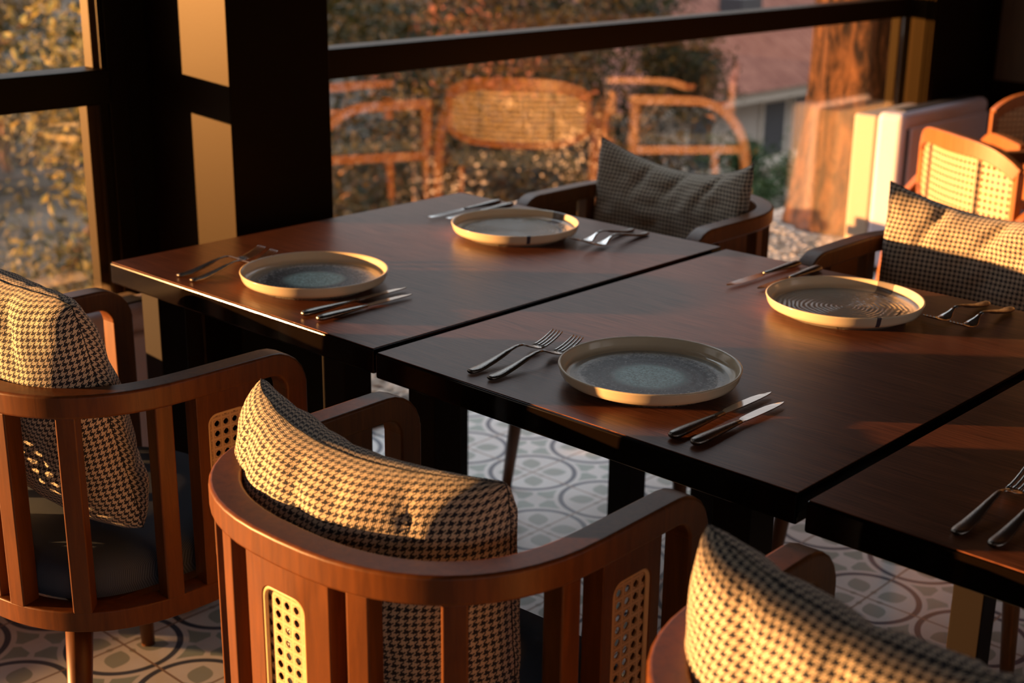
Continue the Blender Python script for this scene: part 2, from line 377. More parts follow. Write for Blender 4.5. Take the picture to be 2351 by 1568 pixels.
make_plate('plateB', 'rippled taupe plate with dark glaze marks on the window side of the middle table', (1.180, .707, zt), GP, .25)

# ------------------------------------------------------------------ cutlery
def fork_meshes():
    def prof(y):  # height of the centre line
        ks = [(0, .0040), (.025, .0045), (.065, .0110), (.100, .0185), (.118, .0180), (.136, .0110), (.152, .0065), (.170, .0085), (.188, .0140), (.205, .0215)]
        n = len(ks)
        for i in range(n-1):
            if y <= ks[i+1][0] or i == n-2:
                (x0, y0), (x1, y1), (x2, y2), (x3, y3) = ks[max(i-1, 0)], ks[i], ks[i+1], ks[min(i+2, n-1)]
                h = x2-x1; t = min(1, (y-x1)/h); m1 = (y2-y0)/max(x2-x0, 1e-6)*h; m2 = (y3-y1)/max(x3-x1, 1e-6)*h
                return (2*t**3-3*t*t+1)*y1+(t**3-2*t*t+t)*m1+(-2*t**3+3*t*t)*y2+(t**3-t*t)*m2
    def wid(y):
        ks = [(0, .0060), (.004, .0085), (.015, .0100), (.05, .0078), (.09, .0045), (.118, .0031), (.130, .0050), (.142, .0105), (.150, .0122), (.160, .0126)]
        for (a, za), (b, zb) in zip(ks, ks[1:]):
            if y <= b: return za+(zb-za)*(y-a)/(b-a)
        return ks[-1][1]
    X = Vector((1,0,0))
    bm = bmesh.new(); ys = [0, .002, .006, .012, .02, .03, .04, .05, .06, .07, .08, .09, .10, .11, .118]
    sweep(bm, [Vector((0, y, prof(y))) for y in ys], [wid(y) for y in ys], [.0018+.0014*(y < .09) for y in ys], [X]*len(ys), True, 12); a = bm
    bm = bmesh.new(); ys = [.118, .124, .130, .136, .142, .147, .152, .157]
    sweep(bm, [Vector((0, y, prof(y))) for y in ys], [wid(y) for y in ys], [.0016]*len(ys), [X]*len(ys), True, 12)
    for k in range(4):
        xo = (-1.5+k)*.0067; ty = [.154, .165, .178, .190, .200, .205]
        sweep(bm, [Vector((xo*(1-.05*i/5), y, prof(y))) for i, y in enumerate(ty)], [.0023, .0021, .0019, .0017, .0013, .0006], [.0013]*6, [X]*6, True, 8)
    return a, bm
def knife_meshes(L):
    X = Vector((1,0,0)); hL = L*.50
    bm = bmesh.new(); n = 12
    ys = [0, .0015, .005, .012, .025, .04, .06, .08, .095, hL]
    ww = [.003, .006, .0088, .0100, .0100, .0095, .0082, .0068, .0058, .0052]; hh = [.002, .0038, .0050, .0056, .0056, .0052, .0044, .0036, .0030, .0026]
    sweep(bm, [Vector((0, y, .0060)) for y in ys], ww, hh, [X]*len(ys), True, 14); a = bm
    bm = bmesh.new(); B = L-hL
    # blade outline: straight spine, bellied edge
    t_ = [0, .04, .08, .14, .3, .5, .7, .85, .94, 1.0]
    sp = [.0045, .0045, .0050, .0055, .0060, .0062, .0060, .0050, .0036, .0018]; ed = [-.0045, -.0045, -.0072, -.0090, -.0100, -.0104, -.0098, -.0072, -.0040, .0008]
    rings = []
    for t, s, e in zip(t_, sp, ed):
        y = hL + B*t
        rings.append([bm.verts.new(q) for q in ((s, y, .0068), (s, y, .0052), (e, y, .0048), (e, y, .0053))])
    for p, q in zip(rings, rings[1:]):
        for j in range(4): bm.faces.new((p[j], p[(j+1) % 4], q[(j+1) % 4], q[j]))
    bm.faces.new(rings[0][::-1]); bm.faces.new(rings[-1])
    return a, bm
fork0 = knife0 = knife1 = None
def cutlery(kind, x, y, ang, label, group):
    """ang 0: handle towards the camera side, tip towards the window side"""
    global fork0, knife0, knife1
    src = {'fork': fork0, 'dinner_knife': knife0, 'side_knife': knife1}[kind]; loc = (x, y, zt)
    if src: return dup(src, loc, ang, label)
    nm = 'fork' if kind == 'fork' else 'table_knife'
    r = thing(nm, label, 'fork' if kind == 'fork' else 'knife', loc, ang, group)
    a, b = fork_meshes() if kind == 'fork' else knife_meshes(.237 if kind == 'dinner_knife' else .214)
    obj('handle', a, M['steelh'] , r, smooth=True); obj('tines' if kind == 'fork' else 'blade', b, M['steel'], r, smooth=(kind == 'fork'))
    if kind == 'fork': fork0 = r
    elif kind == 'dinner_knife': knife0 = r
    else: knife1 = r
    return r
GF, GK = 'steel forks beside the plates', 'steel knives beside the plates'
S = [('near blue-centred', .0), ]
cutlery('fork', .951, .022, .03, 'steel fork left of the nearest blue-centred plate, the outer of the two', GF)
cutlery('fork', .992, .022, .02, 'steel fork whose tines touch the nearest blue-centred plate', GF)
cutlery('dinner_knife', 1.322, .021, .0, 'longer steel knife next to the nearest plate, its bright blade pointing to the window', GK)
cutlery('side_knife', 1.357, .022, .0, 'shorter steel knife, outermost right of the nearest plate', GK)
cutlery('fork', .190, .027, .08, 'outer fork left of the teal plate by the window column', GF)
cutlery('fork', .235, .025, .10, 'inner fork left of the teal plate by the window column', GF)
cutlery('dinner_knife', .548, .029, .0, 'longer knife touching the shadow right of the teal plate at the far table edge', GK)
cutlery('side_knife', .587, .030, .0, 'shorter knife with pale blade, outermost right of the teal plate', GK)
cutlery('fork', .546, .925, math.pi+.02, 'fork right of the far rippled plate, the one closer to that plate', GF)
cutlery('fork', .588, .922, math.pi, 'fork right of the far rippled plate, the outer one', GF)
cutlery('dinner_knife', .156, .925, math.pi+.03, 'outer knife left of the far rippled plate in the back corner of the table', GK)
cutlery('side_knife', .199, .922, math.pi, 'knife partly hidden behind the rim of the far rippled plate', GK)
cutlery('fork', 1.337, .930, math.pi-.05, 'dark fork right of the taupe plate, the one closer to that plate', GF)
cutlery('fork', 1.383, .926, math.pi-.03, 'dark fork right of the taupe plate, the outer one', GF)
cutlery('dinner_knife', .953, .930, math.pi-.02, 'outer knife left of the taupe plate on the middle table', GK)
cutlery('side_knife', 1.001, .928, math.pi, 'inner knife left of the taupe plate, its blade reaching the rim', GK)
cutlery('fork', 1.723, .014, .0, 'outer fork at the right picture edge on the nearest table', GF)
cutlery('fork', 1.766, .014, .0, 'inner fork at the right picture edge on the nearest table', GF)

# ------------------------------------------------------------------ barrel armchairs
def ringpt(th, a, b, y0, n=2.45):
    c, s = math.cos(th), math.sin(th)
    return Vector((a*math.copysign(abs(c)**(2/n), c), y0-b*abs(s)**(2/n), 0))
def ring_path(a, b, y0, yf, z, k=28, ns=4):
    """from right front, round the back, to left front"""
    p = [Vector((a, yf+(y0-yf)*i/ns, z)) for i in range(ns)]
    for i in range(k+1):
        q = ringpt(math.pi*i/k, a, b, y0); q.z = z; p.append(q)
    p += [Vector((-a, y0+(yf-y0)*(i+1)/ns, z)) for i in range(ns)]
    return p
def nrm(pts):
    out = []
    for i in range(len(pts)):
        t = pts[min(i+1, len(pts)-1)]-pts[max(i-1, 0)]; out.append(Vector((t.y, -t.x, 0)).normalized())
    return out
def place_on_ring(x=None, y=None, side=1, a=.25, b=.23, y0=-.20):
    """point and outward normal on the ring's centre line"""
    if y is not None and y >= y0: return Vector((side*a, y, 0)), Vector((side, 0, 0))
    best = None
    for i in range(0, 901):
        q = ringpt(math.pi/2*i/900, a, b, y0); e = abs(q.x-x) if x is not None else abs(q.y-y)
        if best is None or e < best[0]: best = (e, i, q)
    i = best[1]; q = best[2]; q1 = ringpt(math.pi/2*min(i+4, 900)/900, a, b, y0); q0 = ringpt(math.pi/2*max(i-4, 0)/900, a, b, y0)
    t = (q1-q0).normalized(); n = Vector((-t.y, t.x, 0));
    if n.dot(Vector((q.x, q.y-y0, 0))) < 0: n = -n
    return Vector((q.x*side, q.y, 0)), Vector((n.x*side, n.y, 0))
ZR = H                                     # top of the rail
def cane_board(cp, n, half, z0, z1, ow, curve=0.0):
    """a board (frame) with a rounded cane opening; returns frame bm, cane bm, rim bm, in chair space"""
    t = Vector((n.y, -n.x, 0)) ; th = .015
    def P(u, z, d):
        return cp + t*u + n*(d - curve*u*u) + Vector((0, 0, z))
    # frame = outer rectangle minus rounded opening, built as a strip between two loops
    zc, hh = (z0+z1)/2, (z1-z0)/2; oh = hh-.036; rr = .016; K = 6
    inner = []
    for (sx, sz, a0) in ((1, 1, 0), (-1, 1, 90), (-1, -1, 180), (1, -1, 270)):
        for k in range(K+1):
            a = math.radians(a0+90*k/K); inner.append((sx*(ow-rr)+rr*math.cos(a), zc+sz*(oh-rr)+rr*math.sin(a)))
    def outer(u, z):      # radial projection onto the outer rectangle
        du, dz = u, z-zc
        if abs(du) <= ow-rr+1e-6: return (du, zc+math.copysign(hh, dz))
        if abs(dz) <= oh-rr+1e-6: return (math.copysign(half, du), z)
        return (math.copysign(half, du), zc+math.copysign(hh, dz)) if True else None
    out = []
    n_ = len(inner)
    for i, (u, z) in enumerate(inner):
        k = i % (K+1); q = i//(K+1); sx, sz = ((1,1),(-1,1),(-1,-1),(1,-1))[q]
        f = k/K
        # walk around the corner of the outer rectangle
        if q in (0, 2): e = (half, oh-rr) if f < .5 else (ow-rr, hh)
        else: e = (ow-rr, hh) if f < .5 else (half, oh-rr)
        if abs(f-.5) < 1e-6: e = (half, hh)
        elif f < .5:
            g_ = f/.5; e = ((half, (oh-rr)+(hh-(oh-rr))*g_) if q in (0, 2) else ((ow-rr)+(half-(ow-rr))*g_, hh))
        else:
            g_ = (f-.5)/.5; e = ((half+((ow-rr)-half)*g_, hh) if q in (0, 2) else (half, hh+((oh-rr)-hh)*g_))
        out.append((sx*e[0], zc+sz*e[1]))
    fb = bmesh.new(); L = []
    for lp, d in ((out, th), (inner, th), (inner, -th), (out, -th)): L.append([fb.verts.new(P(u, z, d)) for u, z in lp])
    for a, b in ((0, 1), (1, 2), (2, 3), (3, 0)):
        for i in range(n_):
            j = (i+1) % n_; fb.faces.new((L[a][i], L[a][j], L[b][j], L[b][i]))
    cb = bmesh.new(); uvl = cb.loops.layers.uv.new('UVMap')
    for d in (th-.007, th-.009):
        vs = [cb.verts.new(P(u*1.02, zc+(z-zc)*1.01, d)) for u, z in inner]
        fc = cb.faces.new(vs)
        for lp, (u, z) in zip(fc.loops, inner): lp[uvl].uv = (u+.48+.008, z+.5)
    rb = bmesh.new(); pts = [P(u*.97, zc+(z-zc)*.99, th-.004) for u, z in inner]; pts.append(pts[0].copy())
    sweep(rb, pts, [.0032]*len(pts), [.0032]*len(pts), [n]*len(pts), False, 6)
    return fb, cb, rb

def make_armchair(label, loc, rz, group):
    r = thing('barrel_armchair', label, 'chair', loc, rz, group)
    A, B, YC = .25, .23, -.20
    RH = .036
    # top rail with arms that bend down at the front
    zc = ZR-RH/2; R = .046; yf = -.012
    arm = []; wd = []
    for k in range(7):
        a = math.radians(90-90*k/6); arm.append(Vector((A, yf-R+R*math.sin(a)+.0, zc-R+R*math.cos(a)))); 
    path = ring_path(A, B, YC, yf-R, zc)
    left = [Vector((-p.x, p.y, p.z)) for p in reversed(arm)]
    pts = arm[:-1] + path + left[1:]
    w_ = [Vector((-1, 0, 0))]*6 + nrm(path) + [Vector((1, 0, 0))]*6
    hh = [.0205, .0205, .0205, .020, .019, .0185] + [RH/2]*len(path) + [.0185, .019, .020, .0205, .0205, .0205]
    bm = bmesh.new(); sweep(bm, pts, [.020]*len(pts), hh, w_); obj('top_rail', bm, M['wood'], r, smooth=False, bevel=.005, seg=3)
    for s in (1, -1):
        bm = bmesh.new(); sweep(bm, [Vector((s*A, yf, zc-R+.012)), Vector((s*A, yf, .36))], [.0196]*2, [.0201, .0201], [Vector((1,0,0))]*2); obj('front_post', bm, M['wood'], r, bevel=.004)
    # seat ring
    zs = .39; path = ring_path(A-.003, B-.003, YC, .0, zs)
    bm = bmesh.new(); pts = path+[]; sweep(bm, pts, [.019]*len(pts), [.017]*len(pts), nrm(path)); box(bm, -A+.02, A-.02, -.03, 0, zs-.017, zs+.017)
    obj('seat_ring', bm, M['wood'], r, bevel=.003)
    # slats
    for sgn in (1, -1):
        for x, y in ((.108, None), (.195, None), (None, -.25)):
            c_, n_ = place_on_ring(x, y, sgn)
            t = Vector((n_.y, -n_.x, 0)); bm = bmesh.new()
            sweep(bm, [c_+Vector((0,0,zs+.014)), c_+Vector((0,0,ZR-RH+.002))], [.0145]*2, [.016]*2, [t, t]); obj('slat', bm, M['wood'], r, bevel=.003)
    # cane boards: back centre and both sides
    for c_, n_, half, cv in ((Vector((0, -.43, 0)), Vector((0, -1, 0)), .072, 1.6), (Vector((A, -.142, 0)), Vector((1, 0, 0)), .056, 0), (Vector((-A, -.142, 0)), Vector((-1, 0, 0)), .056, 0)):
        fb, cb, rb = cane_board(c_, n_, half, zs+.014, ZR-RH+.002, .036, cv)
        o = obj('cane_board', fb, M['wood'], r, bevel=.002)
        cn = obj('cane_webbing', cb, M['cane'], o); cn['label'] = 'pale woven cane'
        obj('cane_binding', rb, M['canerim'], o, smooth=True)
    # seat cushion
    bm = bmesh.new(); n = 48; prof = [(.0, .405), (.93, .405), (.985, .412), (1.0, .43), (.99, .452), (.95, .465), (.7, .474), (0, .478)]
    rings = []
    for k, z in prof:
        ring = []
        for i in range(n):
            a = 2*math.pi*i/n; c, s = math.cos(a), math.sin(a); e = 2/3.0
            ring.append(bm.verts.new((.222*k*math.copysign(abs(c)**e, c), -.195+.215*k*math.copysign(abs(s)**e, s), z)) if k else None)
        rings.append(ring if k else [bm.verts.new((0, -.195, z))])
    for p, q in zip(rings, rings[1:]):
        for i in range(n):
            j = (i+1) % n
            if len(p) == 1: bm.faces.new((p[0], q[i], q[j]))
            elif len(q) == 1: bm.faces.new((p[i], p[j], q[0]))
            else: bm.faces.new((p[i], p[j], q[j], q[i]))
    obj('seat_cushion', bm, M['navy'], r, smooth=True)
    bm = bmesh.new(); box(bm, -.2, .2, -.37, -.01, .385, .404); obj('seat_board', bm, M['wood'], r)
    for sx_, y_, sy2 in ((1, -.02, .03), (-1, -.02, .03), (1, -.36, -.05), (-1, -.36, -.05)):
        bm = bmesh.new(); xx = .235 if y_ > -.1 else .16; tube(bm, (sx_*(xx+.035), y_+sy2, 0), (sx_*xx, y_, .374), .013, .021, 20); obj('leg', bm, M['wood'], r, smooth=True)
    return r
GC = 'walnut barrel armchairs with cane panels around the tables'
CY = -.070
ch0 = make_armchair('walnut barrel armchair at the lower left, closest to the window column', (.402, CY, 0), 0, GC)
dup(ch0, (1.172, CY, 0), math.radians(1.5), 'walnut barrel armchair in the lower middle with cane panel in its back')
dup(ch0, (1.862, CY-.01, 0), math.radians(1), 'walnut barrel armchair cut off at the lower right corner')
dup(ch0, (.385, 1.012, 0), math.pi, 'walnut barrel armchair across the far table, in front of the glass')
dup(ch0, (1.165, 1.010, 0), math.pi, 'walnut barrel armchair across the middle table, in front of the white unit')

# ------------------------------------------------------------------ cushions
def make_cushion(label, w_, h_, t_, loc, lean, roll, rz, bow, seed, dents, sag=.0, pinch=.0):
    """local x width, z height, y thickness; bow bends both ends towards +y"""
    bm = bmesh.new(); uvl = bm.loops.layers.uv.new('UVMap'); N = 56
    rnd = random.Random(seed)
    grid = {}
    def pos(u, v, s):
        # u,v in -1..1
        au, av = abs(u), abs(v)
        ex = 1-.04*(1-v*v); ez = 1-.07*(1-u*u)
        X = u*w_/2*(ex*au**2+(1-au**2)); Z = v*h_/2*(ez*av**2+(1-av**2))
        prof = max(0.0, (1-au**3.2))**.50*max(0.0, (1-av**3.2))**.50
        th = t_/2*prof
        wr = 0.0
        for (du, dv, ang, wd2, ln, dp) in dents:
            c, s2 = math.cos(ang), math.sin(ang); a = (u-du)*c+(v-dv)*s2; b = -(u-du)*s2+(v-dv)*c
            wr += dp*math.exp(-(a/wd2)**2-(b/ln)**2)
        nz = noise.noise(Vector((u*2.1+seed, v*2.1, s*3.0)))*.009+noise.noise(Vector((u*5+seed, v*5, s*5.0)))*.0042
        edge = noise.noise(Vector((u*7, v*7, seed)))*.0022
        Y = s*(th+(nz-wr)*min(1, prof*2.2))+edge
        Z += -sag*(1-u*u)*max(0, v)
        # bow
        Y += bow*u*u*1.0
        X *= 1-bow*.35*u*u
        k_ = 0 if sag > .02 else 1; X *= 1-.055*k_*(au*av)**5; Z *= 1-.075*k_*(au*av)**5
        # gathered corners
        X += pinch*(av**6)*(-.02)*u
        return Vector((X, Y, Z))
    for s in (1, -1):
        for i in range(N+1):
            for j in range(N+1):
                u = math.sin(math.pi/2*(2*i/N-1))*.55+(2*i/N-1)*.45; v = math.sin(math.pi/2*(2*j/N-1))*.55+(2*j/N-1)*.45
                if s == -1 and (i in (0, N) or j in (0, N)): grid[s, i, j] = grid[1, i, j]; continue
                grid[s, i, j] = (bm.verts.new(pos(u, v, s)), u*w_/2, v*h_/2)
        P_ = [[(grid[s, i, j][0].co.copy()) for j in range(N+1)] for i in range(N+1)]
        U = [[0.0]*(N+1) for _ in range(N+1)]; V = [[0.0]*(N+1) for _ in range(N+1)]; c = N//2
        for j in range(N+1):
            for i in range(c+1, N+1): U[i][j] = U[i-1][j]+(P_[i][j]-P_[i-1][j]).length
            for i in range(c-1, -1, -1): U[i][j] = U[i+1][j]-(P_[i][j]-P_[i+1][j]).length
        for i in range(N+1):
            for j in range(c+1, N+1): V[i][j] = V[i][j-1]+(P_[i][j]-P_[i][j-1]).length
            for j in range(c-1, -1, -1): V[i][j] = V[i][j+1]-(P_[i][j]-P_[i][j+1]).length
        for i in range(N):
            for j in range(N):
                q = [(grid[s, a_, b_][0], U[a_][b_], V[a_][b_]) for a_, b_ in ((i, j), (i+1, j), (i+1, j+1), (i, j+1))]
                if s == 1: q = q[::-1]
                f = bm.faces.new([a[0] for a in q])
                for lp, a in zip(f.loops, q): lp[uvl].uv = (a[1]+1+(0 if s == 1 else .37), a[2]+1)
    o = obj('houndstooth_cushion', bm, M['hound'], None, smooth=True)
    # seam cord running round the edge
    loop = [(i, 0) for i in range(N)] + [(N, j) for j in range(N)] + [(N-i, N) for i in range(N)] + [(0, N-j) for j in range(N)]
    sb = bmesh.new(); pts = []
    for i, j in loop:
        u = math.sin(math.pi/2*(2*i/N-1))*.55+(2*i/N-1)*.45; v = math.sin(math.pi/2*(2*j/N-1))*.55+(2*j/N-1)*.45; pts.append(pos(u, v, 1))
    pts.append(pts[0].copy()); sweep(sb, pts, [.0008]*len(pts), [.0008]*len(pts), [Vector((0, 1, 0))]*len(pts), False, 6)
    obj('seam', sb, M['piping'], o, smooth=True)
    o.matrix_world = Matrix.Translation(loc) @ Matrix.Rotation(rz, 4, 'Z') @ Matrix.Rotation(lean, 4, 'X') @ Matrix.Rotation(roll, 4, 'Y')
    return tag(o, label, 'cushion', 'houndstooth cushions leaning in the armchairs')
R = math.radians
# (u, v, angle, narrow width, length, depth)
d2 = [(-.60, .80, .5, .030, .22, .007), (-.30, .85, .45, .025, .20, .006), (-.02, .80, .45, .030, .26, .007), (.30, .70, .40, .035, .30, .005), (.62, .80, .3, .03, .3, .006), (.0, .9, 1.2, .05, .2, .005), (-.45, .3, .2, .10, .3, .006)]
make_cushion('houndstooth cushion in the lower middle armchair, sunlit on its back', .470, .335, .160, (1.118, -.374, .648), R(6), R(2.5), R(1), .070, 3, d2)
make_cushion('tilted houndstooth cushion in the armchair at the left picture edge', .425, .42, .150, (.395, -.385, .690), R(14), R(2), R(0), .012, 11,
             [(-.35, .8, .6, .05, .3, .014), (.45, .8, .3, .05, .3, .010), (.7, -.4, 1.3, .05, .4, .008)])
make_cushion('blurred houndstooth cushion filling the lower right corner', .470, .375, .155, (1.838, -.378, .664), R(5), R(3), R(1), .060, 21,
             [(-.5, .8, .5, .05, .3, .012), (-.05, .8, .4, .05, .35, .012), (.4, .8, .3, .05, .4, .012)])
make_cushion('shaded houndstooth cushion in front of the window glass', .460, .41, .125, (.372, 1.335, .650), R(6), R(-1), math.pi, .060, 31,
             [(-.5, .8, .5, .05, .3, .010), (.0, .8, .4, .05, .35, .012), (.4, .8, .3, .05, .4, .010)], .042)
make_cushion('houndstooth cushion with a bright sun band, below the cane chair at the right', .460, .41, .125, (1.165, 1.335, .655), R(6), R(0), math.pi, .060, 41,
             [(-.5, .8, .5, .05, .3, .012), (-.05, .8, .4, .05, .35, .014), (.5, .8, .3, .05, .4, .012)], .036)

# ------------------------------------------------------------------ cane-back chairs (one in view, the others in the window's reflection)
def make_cane_chair(label, loc, rz, group):
    r = thing('cane_back_chair', label, 'chair', loc, rz, group)
    # local: faces +y, back at y=0 centre
    zt_ = .765
    def arc(t, z): # t -1..1 across the back
        return Vector((.285*t*(1-.03*t*t), .065*t*t, z))
    n = 20; ts = [-1+2*i/n for i in range(n+1)]
    top = [arc(t, zt_-.028+.0*t-.055*t**4) for t in ts]; bot = [arc(t, .500+.050*t**4) for t in ts]
    wd = nrm(top)
    bm = bmesh.new(); sweep(bm, top, [.013]*len(top), [.022+.006*(1-abs(t)) for t in ts], wd); obj('top_rail', bm, M['cherry'], r, bevel=.004)
    bm = bmesh.new(); sweep(bm, bot, [.012]*len(bot), [.013]*len(bot), wd); obj('bottom_rail', bm, M['cherry'], r, bevel=.003)
    for s in (-1, 1):
        bm = bmesh.new(); sweep(bm, [top[0 if s < 0 else -1]+Vector((0,0,.01)), bot[0 if s < 0 else -1]], [.012]*2, [.012]*2, [Vector((1,0,0))]*2); obj('back_post', bm, M['cherry'], r, bevel=.003)
    cb = bmesh.new(); uvl = cb.loops.layers.uv.new('UVMap')
    for off in (.002, .0):
        a = [p+Vector((0, off, -.02)) for p in top]; b = [p+Vector((0, off, .01)) for p in bot]
        va = [cb.verts.new(p) for p in a]; vb = [cb.verts.new(p) for p in b]
        for i in range(n):
            f = cb.faces.new((va[i], va[i+1], vb[i+1], vb[i])); co = ((ts[i], a[i].z), (ts[i+1], a[i+1].z), (ts[i+1], b[i+1].z), (ts[i], b[i].z))
            for lp, (t, z) in zip(f.loops, co): lp[uvl].uv = (t*.285*.80+1, z*.80)
    o = obj('cane_webbing', cb, M['cane'], r); o['label'] = 'pale woven cane back'
    for t in (-.5, .5):
        p = arc(t, 0); bm = bmesh.new()
        for dx in (-.006, .006): sweep(bm, [p+Vector((dx, -.001, .52)), p+Vector((dx, -.001, zt_-.04))], [.0022]*2, [.0022]*2, [Vector((1,0,0))]*2)
        obj('webbing_seam', bm, M['grille'], r)
    # arms: from the front leg straight back, curving down into the rear leg
    for s in (-1, 1):
        x = s*.31; pts = [Vector((x, .50, 0)), Vector((x, .49, .30)), Vector((x, .485, .60))]
        bm = bmesh.new(); sweep(bm, pts, [.014, .018, .019], [.014, .018, .020], [Vector((1,0,0))]*3); obj('front_leg', bm, M['cherry'], r, bevel=.004)
        pts = [Vector((x, .51, .622)), Vector((x, .36, .622)), Vector((x, .24, .618))]
        for k in range(1, 9):
            a = math.radians(90*k/8*.92); pts.append(Vector((x*(1+.0*k), .24-.24*math.sin(a), .618-.26*(1-math.cos(a)))))
        pts.append(Vector((x, -.045, .0)))
        bm = bmesh.new(); sweep(bm, pts, [.018]*len(pts), [.022, .021, .021]+[.020]*8+[.013], [Vector((1,0,0))]*len(pts)); obj('arm', bm, M['cherry'], r, bevel=.004)
        bm = bmesh.new(); sweep(bm, [Vector((s*.28, .08, .60)), Vector((x, .16, .60))], [.012]*2, [.012]*2, [Vector((0,0,1))]*2); obj('bracket', bm, M['cherry'], r)
        bm = bmesh.new(); sweep(bm, [Vector((x, .48, .41)), Vector((x, .02, .41))], [.011]*2, [.018]*2, [Vector((1,0,0))]*2); obj('seat_rail', bm, M['cherry'], r)
    bm = bmesh.new(); box(bm, -.26, .26, .03, .51, .40, .47); obj('seat_cushion', bm, M['navy'], r, bevel=.02, seg=3)
    return r
GR = 'amber cane-back chairs by the white unit'
cc = make_cane_chair('amber wooden chair with curved woven cane back at the right edge', (.455, 2.60, 0), 0, GR)
tgt = Vector((.95, 3.12))
def face(p): v = tgt-Vector(p[:2]); return math.atan2(v.y, v.x)-math.pi/2
cc.rotation_euler.z = math.radians(-34.8)
dup(cc, (1.40, 2.25, 0), face((1.40, 2.25)), 'cane-back chair seen only as the left reflection in the window')
dup(cc, (.30, 3.84, 0), face((.30, 3.84)), 'cane-back chair in the corner, its arm peeking in at the right edge')
t4 = table(.95-.35*math.sqrt(2)*0, 3.12-.35*math.sqrt(2), 'square dark table among the cane-back chairs', .05, .05, .70, .70, math.radians(45))

# ------------------------------------------------------------------ white fan units
def unit(label, x0, xm, x1, y0, y1, yb, zt_, group):
    r = thing('fan_coil_unit', label, 'heater', (xm, y0, 0), 0, group); a, b, L = x0-xm, x1-xm, y1-y0
    bm = bmesh.new(); box(bm, a, 0, .012, yb-y0, .0, zt_-.018); obj('reflection_box', bm, M['reflside'], r, bevel=.012, seg=3)  # box standing in for the body's reflection in the glass
    bm = bmesh.new(); box(bm, 0, b, 0, L, .03, zt_); obj('body', bm, M['white'], r, bevel=.030, seg=5)
    bm = bmesh.new(); box(bm, b, b+.018, .035, L-.035, .10, zt_-.055); obj('front_panel', bm, M['white'], r, bevel=.012, seg=3)
    bm = bmesh.new(); box(bm, b-.001, b+.008, .026, .0345, .10, zt_-.06); obj('side_grille', bm, M['grille'], r)
    bm = bmesh.new(); box(bm, b*.25, b*.70, .07, L-.06, zt_-.0005, zt_+.004); obj('air_outlet', bm, M['grille'], r)
    return r
unit('white floor-standing fan unit by the glass at the right', -.412, -.311, -.190, 3.55, 4.30, 4.00, H-.100, 'white fan units under the windows')
unit('white fan unit half hidden behind the left armchair', -.405, -.33, -.22, -.42, .285, .285, H-.175, 'white fan units under the windows')

# ------------------------------------------------------------------ outdoors
ZG = -5.2
def nm(name, c1, c2, scale, rough=.9, det=4, bump=0):
    m = mat(name, c1, rough, spec=.2); g = G(m); n = g.noise(g.co(), scale, det); g.base(g.ramp(n, [(.35, c1), (.65, c2)]))
    if bump: g.bump(n, bump, .05)
    return m
M['earth'] = nm('pale dry ground', (.02, .015, .01), (.09, .07, .052), .5)
M['bark'] = nm('furrowed bark', (.05, .025, .012), (.42, .20, .09), 3, det=8)
g = G(M['bark']); o_ = g.sep(g.co()); nn = g.noise(g.comb(g.m('MULTIPLY', o_[0], 14), g.m('MULTIPLY', o_[1], 14), g.m('MULTIPLY', o_[2], 3.2)), 1.5, 9, .72, .8)
g.base(g.ramp(nn, [(.42, (.010, .006, .004)), (.50, (.10, .045, .018)), (.70, (.30, .13, .05))])); g.bump(nn, 1.0, .06)
M['branch'] = mat('branch bark', (.22, .11, .05), .9)
M['roof'] = nm('red roof tile', (.13, .045, .03), (.19, .075, .05), 3)
g = G(M['roof']); o_ = g.sep(g.co()); g.bump(g.m('SINE', g.m('MULTIPLY', o_[1], 24.0)), .5, .05)
M['render'] = mat('pale house render', (.33, .28, .24), .9); M['shutter'] = mat('dark shutter', (.035, .035, .04), .6); M['trimw'] = mat('pale trim', (.44, .38, .32), .8)
M['gravel'] = nm('gravel', (.10, .08, .07), (.55, .47, .40), 45, det=2, bump=.8)
M['fence'] = mat('weathered timber', (.30, .28, .27), .9)
def leafmat(name, cols, transl=.35, k=1.0):
    cols = [tuple(c*k for c in q) for q in cols]
    m = mat(name, cols[0], .6, spec=.3); g = G(m)
    oi = g.n('ShaderNodeNewGeometry'); c = g.ramp(oi.outputs['Random Per Island'], [(i/(len(cols)-1+1e-9), q) for i, q in enumerate(cols)])
    g.base(c); tl = g.n('ShaderNodeBsdfTranslucent'); g.put(c, tl.inputs[0]); mx = g.n('ShaderNodeMixShader'); mx.inputs[0].default_value = transl
    g.nt.links.new(g.b.outputs[0], mx.inputs[1]); g.nt.links.new(tl.outputs[0], mx.inputs[2]); g.nt.links.new(mx.outputs[0], g.out.inputs[0]); return m
M['leafA'] = leafmat('autumn leaves', [(.006, .009, .003), (.010, .013, .004), (.020, .020, .005), (.22, .12, .015), (.010, .009, .004), (.012, .014, .004), (.14, .05, .008)], k=.55)
M['leafB'] = leafmat('olive leaves with sunlit tones', [(.03, .04, .012), (.05, .05, .02), (.12, .10, .03), (.70, .48, .10), (.08, .07, .03), (.45, .34, .16)], k=.7)  # brightest tones put sunlit gold into the leaf colour
M['leafC'] = leafmat('dark leaves', [(.010, .018, .006), (.02, .03, .008), (.035, .04, .01), (.10, .06, .012)], k=.6)
M['leafH'] = leafmat('hedge leaves', [(.012, .03, .006), (.02, .045, .01), (.03, .06, .012)], .2)
bm = bmesh.new(); gv = {}
for i in range(41):
    for j in range(41):
        x = -1.35 - (i/40)**1.6*150; y = -60+190*j/40; dd = -x
        z = ZG + max(0, dd-35)*.075 + noise.noise(Vector((x*.05, y*.05, 0)))*.5*min(1, dd/15)
        gv[i, j] = bm.verts.new((x, y, z))
for i in range(40):
    for j in range(40): bm.faces.new((gv[i, j], gv[i+1, j], gv[i+1, j+1], gv[i, j+1]))
